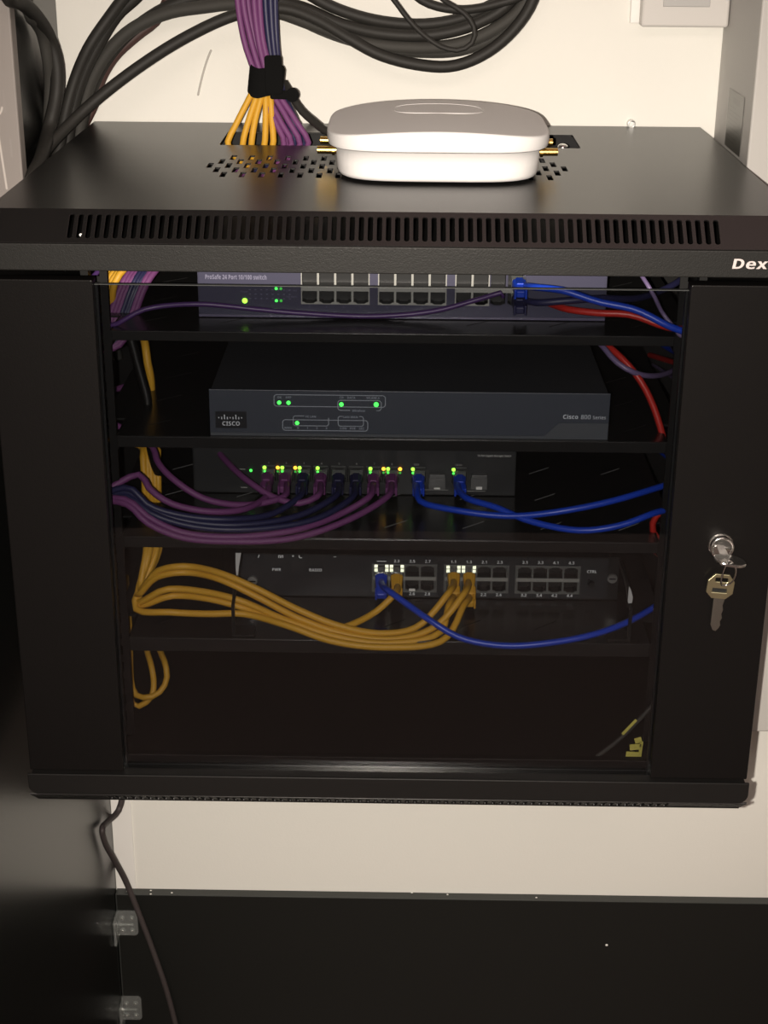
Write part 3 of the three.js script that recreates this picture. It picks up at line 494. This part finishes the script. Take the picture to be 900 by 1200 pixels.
const PATH = {
  p1: '-146,637,-378 -146,608,-375 -140,570,-372 -130,542,-366 -127,529,-366 -112,502,-356 -104,481,-347 -140,463,-332 -220,407,-140 -234,376,-130 -247,353,-125 -278,345,-118 -280,280,-100 -250,240,-78 -208,255,-85 -198,246,-75 -181,236,-70 -150,229,-70 -123,225,-85 -106,224,-118 -106,225,-135 -107,222,-155',
  p2: '-140,637,-378 -141,608,-375 -134,571,-372 -125,542,-366 -122,529,-366 -107,502,-356 -97,482,-347 -136,463,-329 -217,407,-140 -231,376,-130 -244,353,-125 -281,345,-118 -283,280,-100 -276,284,-160 -205,265,-130 -196,256,-110 -180,246,-95 -155,232,-90 -121,223,-100 -91,224,-118 -90,225,-135 -92,222,-155',
  p5: '-136,637,-384 -137,607,-381 -131,570,-378 -123,542,-372 -121,528,-372 -108,502,-362 -101,480,-353 -132,463,-326 -214,407,-140 -228,376,-130 -241,353,-125 -284,345,-118 -286,280,-100 -276,284,-160 -235,283,-240 -190,279,-250 -158,243,-190 -144,239,-160 -123,233,-130 -99,224,-115 -78,221,-110 -62,225,-118 -61,225,-135 -62,222,-155',
  n1: '-120,637,-382 -121,608,-379 -118,570,-376 -113,542,-370 -111,528,-370 -101,502,-360 -94,481,-351 -128,463,-323 -211,407,-140 -225,376,-130 -238,353,-125 -287,345,-118 -289,280,-100 -250,240,-78 -214,249,-70 -198,236,-65 -170,227,-65 -135,223,-68 -100,219,-90 -77,225,-118 -76,225,-135 -77,222,-155',
  n2: '-116,637,-380 -116,608,-377 -114,571,-374 -110,542,-368 -107,529,-368 -96,502,-358 -89,481,-349 -124,463,-332 -208,407,-140 -222,376,-130 -236,353,-125 -278,345,-114 -280,280,-95 -250,240,-78 -215,244,-72 -196,232,-64 -166,223,-63 -125,219,-66 -77,218,-90 -47,225,-118 -45,225,-135 -46,222,-155',
  n3: '-111,637,-383 -112,608,-380 -111,570,-377 -108,542,-371 -106,528,-371 -93,502,-361 -85,481,-352 -120,463,-329 -206,407,-140 -220,376,-130 -233,353,-125 -281,345,-114 -283,280,-95 -250,240,-78 -216,241,-70 -194,230,-60 -163,220,-60 -118,216,-64 -63,217,-85 -32,225,-118 -31,226,-135 -31,223,-155',
  p3: '-131,637,-378 -131,608,-375 -127,571,-372 -120,543,-366 -116,529,-366 -100,503,-356 -89,482,-347 -116,463,-326 -203,407,-140 -217,376,-130 -230,353,-125 -284,345,-114 -286,280,-95 -250,240,-78 -215,240,-65 -197,228,-58 -170,215,-58 -124,211,-60 -76,212,-75 -42,216,-100 -18,225,-118 -16,226,-135 -16,223,-155',
  p4: '-126,637,-378 -126,608,-375 -123,571,-372 -115,543,-366 -111,529,-366 -93,503,-356 -81,482,-347 -112,463,-323 -200,407,-140 -214,376,-130 -227,353,-125 -287,345,-114 -289,280,-95 -250,240,-78 -214,237,-62 -199,225,-55 -171,212,-55 -128,208,-57 -79,208,-66 -31,217,-90 -2,226,-118 0,226,-135 0,223,-155',
  y1: '-141,636,-390 -141,607,-387 -134,569,-384 -130,541,-378 -133,529,-366 -147,502,-356 -156,481,-347 -140,463,-332 -240,405,-150 -250,374,-140 -276,360,-130 -277,265,-150 -250,252,-180 -222,243,-185 -220,238,-175 -218,213,-165 -215,191,-140 -210,176,-110 -213,148,-90 -196,170,-80 -173,177,-75 -147,164,-92 -115,148,-95 -78,133,-85 -41,120,-80 -5,113,-82 24,116,-90 51,142,-105 55,140,-122 56,136,-140',
  y2: '-135,636,-390 -136,607,-387 -131,569,-384 -127,541,-378 -128,529,-366 -137,502,-356 -142,481,-347 -136,463,-329 -236,406,-144 -247,374,-140 -279,360,-130 -275,265,-150 -250,252,-180 -219,243,-185 -216,238,-175 -215,213,-165 -212,191,-140 -207,176,-110 -216,143,-90 -198,164,-80 -174,171,-76 -148,157,-95 -115,140,-96 -78,125,-85 -34,113,-78 6,110,-78 39,117,-88 64,141,-105 68,140,-122 69,136,-140',
  y3: '-130,636,-390 -131,607,-387 -128,570,-384 -124,541,-378 -124,529,-366 -131,502,-356 -134,481,-347 -132,463,-326 -232,408,-138 -244,374,-140 -282,360,-130 -273,265,-150 -250,252,-180 -216,243,-185 -214,238,-175 -212,213,-165 -209,191,-140 -205,174,-115 -217,136,-90 -190,153,-80 -162,147,-90 -130,134,-100 -89,123,-85 -41,112,-75 3,108,-74 43,113,-85 51,130,-105 55,128,-122 56,124,-140',
  y4: '-127,636,-390 -128,607,-387 -125,570,-384 -121,541,-378 -121,529,-366 -121,502,-356 -122,481,-347 -128,463,-332 -228,409,-132 -241,375,-140 -285,360,-130 -271,265,-150 -250,252,-180 -212,243,-185 -210,238,-175 -209,213,-165 -206,191,-140 -202,174,-115 -216,134,-90 -186,146,-82 -159,138,-95 -127,127,-100 -93,122,-85 -60,115,-78 -34,119,-85 -12,125,-100 2,137,-105 6,136,-122 6,131,-140',
  y5: '-124,636,-390 -124,607,-387 -122,570,-384 -118,541,-378 -117,529,-366 -115,502,-356 -114,481,-347 -124,463,-329 -224,411,-126 -238,375,-140 -288,360,-130 -269,265,-150 -250,252,-180 -209,243,-185 -207,238,-175 -206,213,-165 -203,191,-140 -201,171,-120 -218,133,-85 -186,134,-75 -155,128,-85 -126,125,-92 -88,122,-77 -48,112,-68 -1,108,-66 46,111,-75 64,130,-105 69,128,-122 69,124,-140',
  b1: '22,223,-155 22,225,-135 25,222,-115 52,221,-100 101,220,-90 157,230,-85 208,238,-100 262,235,-160 270,220,-300 250,200,-430',
  b2: '58,224,-155 58,225,-135 65,225,-115 87,224,-100 115,218,-85 156,217,-68 189,223,-66 216,230,-75 262,215,-140 272,190,-300 250,180,-430',
  b3: '-8,135,-140 -7,138,-125 -2,143,-105 15,137,-90 35,129,-75 60,117,-68 97,112,-64 140,116,-64 180,122,-72 220,127,-100 262,130,-160 270,120,-300 250,110,-430',
  b4: '104,414,-100 111,419,-75 132,419,-65 158,412,-60 187,407,-55 217,394,-50 245,385,-60 265,360,-120 270,300,-300 260,280,-430',
  b5: '104,402,-100 114,404,-85 134,407,-80 161,408,-85 200,400,-120 250,400,-200 260,380,-430',
  r1: '126,398,-105 138,399,-85 160,399,-75 186,399,-70 213,391,-65 243,382,-85 268,350,-140 275,290,-300 262,260,-430',
  r2: '130,352,-330 160,357,-200 177,357,-130 191,347,-115 204,332,-108 214,314,-104 222,293,-100 228,274,-100 250,260,-100 244,235,-98 222,217,-98 222,202,-100 255,170,-110 270,120,-200 260,60,-430',
  v1: '130,360,-330 158,360,-200 172,358,-125 183,348,-112 196,341,-108 213,334,-120 250,320,-200 260,300,-430',
  v2: '150,400,-380 170,440,-200 191,431,-80 195,426,-66 201,417,-62 210,401,-70 217,393,-66 225,384,-64 252,372,-75 262,350,-130 270,300,-200 265,250,-430',
  v3: '-130,462,-345 -200,440,-200 -250,400,-120 -228,380,-90 -197,394,-90 -157,396,-100 -110,391,-105 -76,388,-106 -14,386,-106 34,391,-106 68,401,-105 88,407,-104 88,403,-108',
  s1: '-230,48,-200 -225,48,-170 -218,41,-150 -216,25,-145 -219,14,-140 -234,6,-140 -240,75,-160 -250,100,-220',
  s2: '-220,48,-200 -213,48,-170 -205,43,-150 -204,31,-145 -210,21,-140 -220,18,-135 -233,19,-140 -240,70,-170 -252,90,-230',
  s3: '-236,430,-260 -223,341,-220 -217,332,-200 -215,318,-195 -213,304,-195 -214,281,-200 -215,257,-200 -214,232,-200 -214,204,-210 -200,190,-300',
  k1: '-230,440,-300 -238,400,-200 -221,333,-170 -216,315,-165 -211,296,-160 -210,272,-155 -209,247,-160 -204,218,-175 -170,180,-250 -170,120,-400',
  c1: '-290,250,-440 -315,400,-420 -322,461,-271 -320,475,-302 -323,494,-360 -315,524,-365 -314,550,-370 -318,573,-365 -319,595,-327 -320,611,-277 -322,622,-232 -322,660,-240',
  c2: '-285,250,-430 -312,400,-420 -321,466,-291 -321,478,-320 -327,499,-375 -323,530,-375 -321,554,-365 -322,576,-356 -323,590,-336 -323,599,-313 -323,640,-300',
  c3: '-333,440,-300 -329,467,-330 -299,502,-370 -252,539,-390 -196,573,-400 -148,593,-405 -108,598,-410 -77,588,-415 -45,570,-420 -17,556,-420 20,547,-420 52,546,-420 80,556,-420 104,574,-420 122,597,-420 132,622,-420',
  c4: '-290,250,-450 -330,431,-420 -321,464,-420 -314,497,-420 -301,533,-420 -284,563,-420 -265,590,-420 -241,611,-420 -190,680,-420',
  c5: '-280,300,-450 -321,442,-430 -312,471,-430 -304,504,-430 -294,530,-430 -276,556,-430 -253,576,-430 -219,591,-430 -183,597,-430 -150,600,-430 -114,593,-430 -78,581,-430 -37,567,-430 3,562,-430 52,564,-430 84,575,-430 112,594,-430 127,617,-430',
  c6: '-275,300,-440 -318,452,-445 -309,485,-445 -300,512,-445 -286,540,-445 -266,564,-445 -241,584,-445 -209,600,-445 -168,607,-445 -127,604,-445 -90,596,-440 -54,582,-435 -13,574,-430 36,574,-430 76,585,-430 107,606,-430 120,650,-430',
  c7: '-280,300,-450 -332,439,-400 -323,472,-400 -316,500,-400 -305,533,-405 -290,562,-405 -270,589,-410 -252,610,-410 -200,660,-410',
  c8: '-102,622,-440 -82,607,-440 -54,594,-440 -13,584,-440 36,583,-440 76,594,-440 100,611,-440 100,650,-440',
  c9: '-136,614,-452 -99,588,-450 -62,572,-445 -21,562,-440 20,557,-440 61,559,-440 93,572,-440 118,596,-440 128,620,-440',
  c10: '-21,625,-410 -4,607,-405 10,590,-400 26,575,-400 43,565,-400 59,563,-400 70,570,-400 72,580,-400 66,592,-400 54,601,-400 41,608,-405 26,625,-410',
  c11: '3,620,-425 27,603,-425 59,597,-425 91,602,-425 123,615,-425 140,660,-425',
  c12: '-105,533,-385 -98,525,-370 -89,513,-360 -77,504,-350 -61,496,-335 -30,497,-325 0,494,-318',
  c13: '-355,408,-430 -345,435,-445 -318,465,-450 -308,484,-450 -296,506,-452 -290,525,-452 -274,549,-450 -252,568,-450 -231,584,-450 -217,609,-450',
  pw: '-270,-10,-452 -312,-286,-440 -317,-302,-437 -324,-298,-409 -324,-286,-375 -324,-308,-384 -321,-350,-411 -314,-398,-436 -305,-433,-439 -295,-471,-440 -284,-514,-440 -273,-562,-440 -264,-615,-440 -255,-680,-440 -240,-840,-420 -100,-846,-400',
};

// ---------------------------------------------------------------- cables (points in mm)
const pts = (k) => PATH[k].split(' ').map((s) => V(...s.split(',').map((n) => n / 1000)));
function bootGeo() {
  const g = new RoundedBoxGeometry(0.0112, 0.0098, 0.024, 3, 0.0022), p = g.attributes.position;
  for (let i = 0; i < p.count; i++) { const k = 1 - 0.34 * THREE.MathUtils.smoothstep(p.getZ(i), -0.004, 0.012); p.setX(i, p.getX(i) * k); p.setY(i, p.getY(i) * k); }
  g.computeVertexNormals();
  return join([g, bx(-0.003, 0.003, 0.0042, 0.0062, -0.011, 0.003, 0.0008), bx(-0.0052, -0.0034, -0.004, 0.004, 0.004, 0.0125, 0.0006), bx(0.0034, 0.0052, -0.004, 0.004, 0.004, 0.0125, 0.0006)]);
}
const BOOT = bootGeo(), PLUG = join([bx(-0.0058, 0.0058, -0.004, 0.004, -0.021, -0.011, 0.0005)]);
function cable(name, key, r, mat, label, category, group, ends = []) {
  const t = thing(name, label, category, group);
  mesh('jacket', tubeGeo(pts(key), r), mat, t);
  for (const [x, y, z, tilt = 0] of ends) {
    const b = mesh('boot', BOOT, mat, t, true); b.position.set(x, y, z); b.rotation.x = tilt;
    mesh('plug', PLUG, M.clear, b, true);
  }
  return t;
}
const NR = 0.00285;
const sw = (x) => [[x, 0.2216, -0.153, 0.12]];
const ord = ['first', 'second', 'third', 'fourth', 'fifth', 'sixth', 'seventh', 'eighth'];
const swp = [['p1', 'purple', -0.109], ['p2', 'purple', -0.0935], ['n1', 'navy', -0.078], ['p5', 'purple', -0.0625], ['n2', 'navy', -0.0468], ['n3', 'navy', -0.0312], ['p3', 'purple', -0.0158], ['p4', 'purple', -0.0001]];
swp.forEach(([k, m, x], i) => cable('network_cable', k, NR, M[m], `${m === 'navy' ? 'dark navy' : 'purple'} network cable in the ${ord[i]} port from the left of the black switch`, 'cable', null, sw(x)));
M.purple2 = M.violet;
const fwy = [['y1', 'upper socket of the first column', [0.0562, 0.1322, -0.1395, 0.4]], ['y2', 'upper socket of the second column', [0.07, 0.1322, -0.1395, 0.4]], ['y3', 'lower socket of the first column', [0.0566, 0.1210, -0.1405, 0.2]], ['y5', 'lower socket of the second column', [0.0704, 0.1210, -0.1405, 0.2]]];
fwy.forEach(([k, s, e]) => cable('network_cable', k, NR + 0.0002, M.yellow, `yellow network cable in the ${s} of the middle socket bank`, 'cable', null, [e]));
cable('network_cable', 'y4', NR + 0.0002, M.yellow, 'yellow network cable in the left socket bank, beside the blue plug', 'cable', null, [[0.0055, 0.1300, -0.1395, 0.4]]);
cable('network_cable', 'b1', NR, M.blue, 'blue network cable in the black switch next to the purple plugs, passing behind the other', 'cable', null, [[0.0235, 0.2216, -0.153, 0.12]]);
cable('network_cable', 'b2', NR, M.blue, 'blue network cable in the rightmost socket of the black switch, sagging in front', 'cable', null, [[0.0596, 0.2216, -0.153, 0.12]]);
cable('network_cable', 'b3', NR, M.blue, 'blue network cable in the lowest device, sagging to the right in front of the shelf', 'cable', null, [[-0.0083, 0.1300, -0.1395, 0.4]]);
cable('network_cable', 'b4', NR, M.blue, 'blue network cable arching to the right from the top blue switch', 'cable', null, [[0.1005, 0.4115, -0.0975, 0.1]]);
cable('network_cable', 'b5', NR, M.navy, 'dark blue network cable under the arching blue one at the top switch', 'cable', null, [[0.1005, 0.3985, -0.0975, 0.1]]);
cable('network_cable', 'r1', NR, M.red, 'red network cable under the arching blue cable at the top right', 'cable');
cable('network_cable', 'r2', NR, M.red, 'red network cable dropping along the right side beside the router', 'cable');
cable('network_cable', 'v1', 0.0024, M.lavender, 'thin lilac cable beside the red cable above the router', 'cable');
cable('network_cable', 'v2', 0.0017, M.lavender, 'short lilac cable at the top right edge of the glass', 'cable');
cable('network_cable', 'v3', 0.0021, M.violet, 'thin violet cable drooping across the front of the blue switch', 'cable');
cable('network_cable', 's1', NR, M.yellow, 'left strand of the yellow slack loop in the lower left of the cabinet', 'cable');
cable('network_cable', 's2', NR, M.yellow, 'right strand of the yellow slack loop in the lower left of the cabinet', 'cable');
cable('network_cable', 's3', NR + 0.0008, M.yellow, 'yellow cable bend showing alone in the dark left of the router', 'cable');
cable('power_lead', 'k1', 0.0042, M.inside, 'black lead hanging in the dark on the left side of the cabinet', 'cable');
{ // hook-and-loop tie round the bundle above the cabinet, with its free tail
  const t = thing('cable_tie', 'black hook and loop tie round the purple cable bundle above the cabinet', 'cable tie');
  const c = V(-0.1205, 0.5385, -0.368);
  const band = []; for (let i = 0; i <= 40; i++) { const a = i / 40 * 2 * Math.PI; band.push([Math.cos(a), Math.sin(a)]); }
  const pos = [], idx = [], rows = [-0.0145, -0.012, 0.010, 0.0125];
  rows.forEach((h, r) => band.forEach(([a, b]) => { const k = r === 0 || r === 3 ? 0.93 : 1; pos.push(0.0165 * k * a, h + 0.0022 * Math.sin(a * 3), 0.0135 * k * b); }));
  for (let r = 0; r < 3; r++) for (let i = 0; i < 40; i++) { const a = r * 41 + i; idx.push(a, a + 41, a + 1, a + 1, a + 41, a + 42); }
  const g = new THREE.BufferGeometry(); g.setAttribute('position', new THREE.Float32BufferAttribute(pos, 3)); g.setIndex(idx); g.computeVertexNormals();
  mesh('band', [g.rotateZ(-0.12).translate(c.x, c.y, c.z), ext(rrect(-0.0035, 0.0125, -0.011, 0.0235, 0.003), 0.003, 0.001).rotateZ(0.02).translate(c.x + 0.0035, c.y - 0.0005, c.z + 0.0125)], M.velcro, t);
  mesh('tail', [bx(0.004, 0.024, -0.0165, -0.0085, 0.008, 0.0125, 0.002).translate(c.x, c.y, c.z), cyl(0.0062, 0.0062, 0.006, 20, 'z').translate(c.x + 0.0245, c.y - 0.0125, c.z + 0.010)], M.velcro, t);
}
// heavy black leads hung in loops on the wall above the cabinet
const lead = (k, r, mat, label) => cable('power_lead', k, r, mat, label, 'cable');
lead('c1', 0.0066, M.cableBlack, 'thick black lead curving over the top left corner, the outer of two');
lead('c2', 0.0055, M.cableGrey, 'dusty grey-black lead inside the curve at the top left corner');
lead('c3', 0.0056, M.cableBlack, 'single black lead crossing the wall diagonally and sagging lowest on the right');
lead('c4', 0.0062, M.cableBlack, 'black lead leaving the frame left of the purple bundle, leftmost of the rising group');
lead('c5', 0.0062, M.cableGrey, 'grey-black lead arching behind the purple bundle, lowest of the rising group');
lead('c6', 0.0058, M.cableBlack, 'black lead arching behind the purple bundle, highest of the rising group');
lead('c7', 0.0056, M.cableBlack, 'black lead next to the thick top left curve, bent upwards');
lead('c13', 0.0052, M.shadowBrown, 'brown strip painted for the cable shadow at the right edge of the rising group');  // brown tube in place of the shadow beside the leads
lead('c8', 0.0056, M.cableBlack, 'uppermost black lead of the sagging bundle right of the purple cables');
lead('c9', 0.0058, M.cableGrey, 'grey-black lead in the middle of the sagging bundle on the wall');
lead('c10', 0.0024, M.cableBlack, 'thin black lead looped in front of the sagging bundle');
lead('c11', 0.0042, M.cableBlack, 'medium black lead crossing the top right of the sagging bundle');
lead('c12', 0.0038, M.cableBlack, 'black lead running from the cable tie to behind the access point');
lead('pw', 0.0036, M.cablePower, 'dark power lead dropping from under the cabinet over the black board');

scene.traverse((o) => { if (o.isMesh && o.material === M.glass) o.castShadow = false; });
renderer.render(scene, camera);
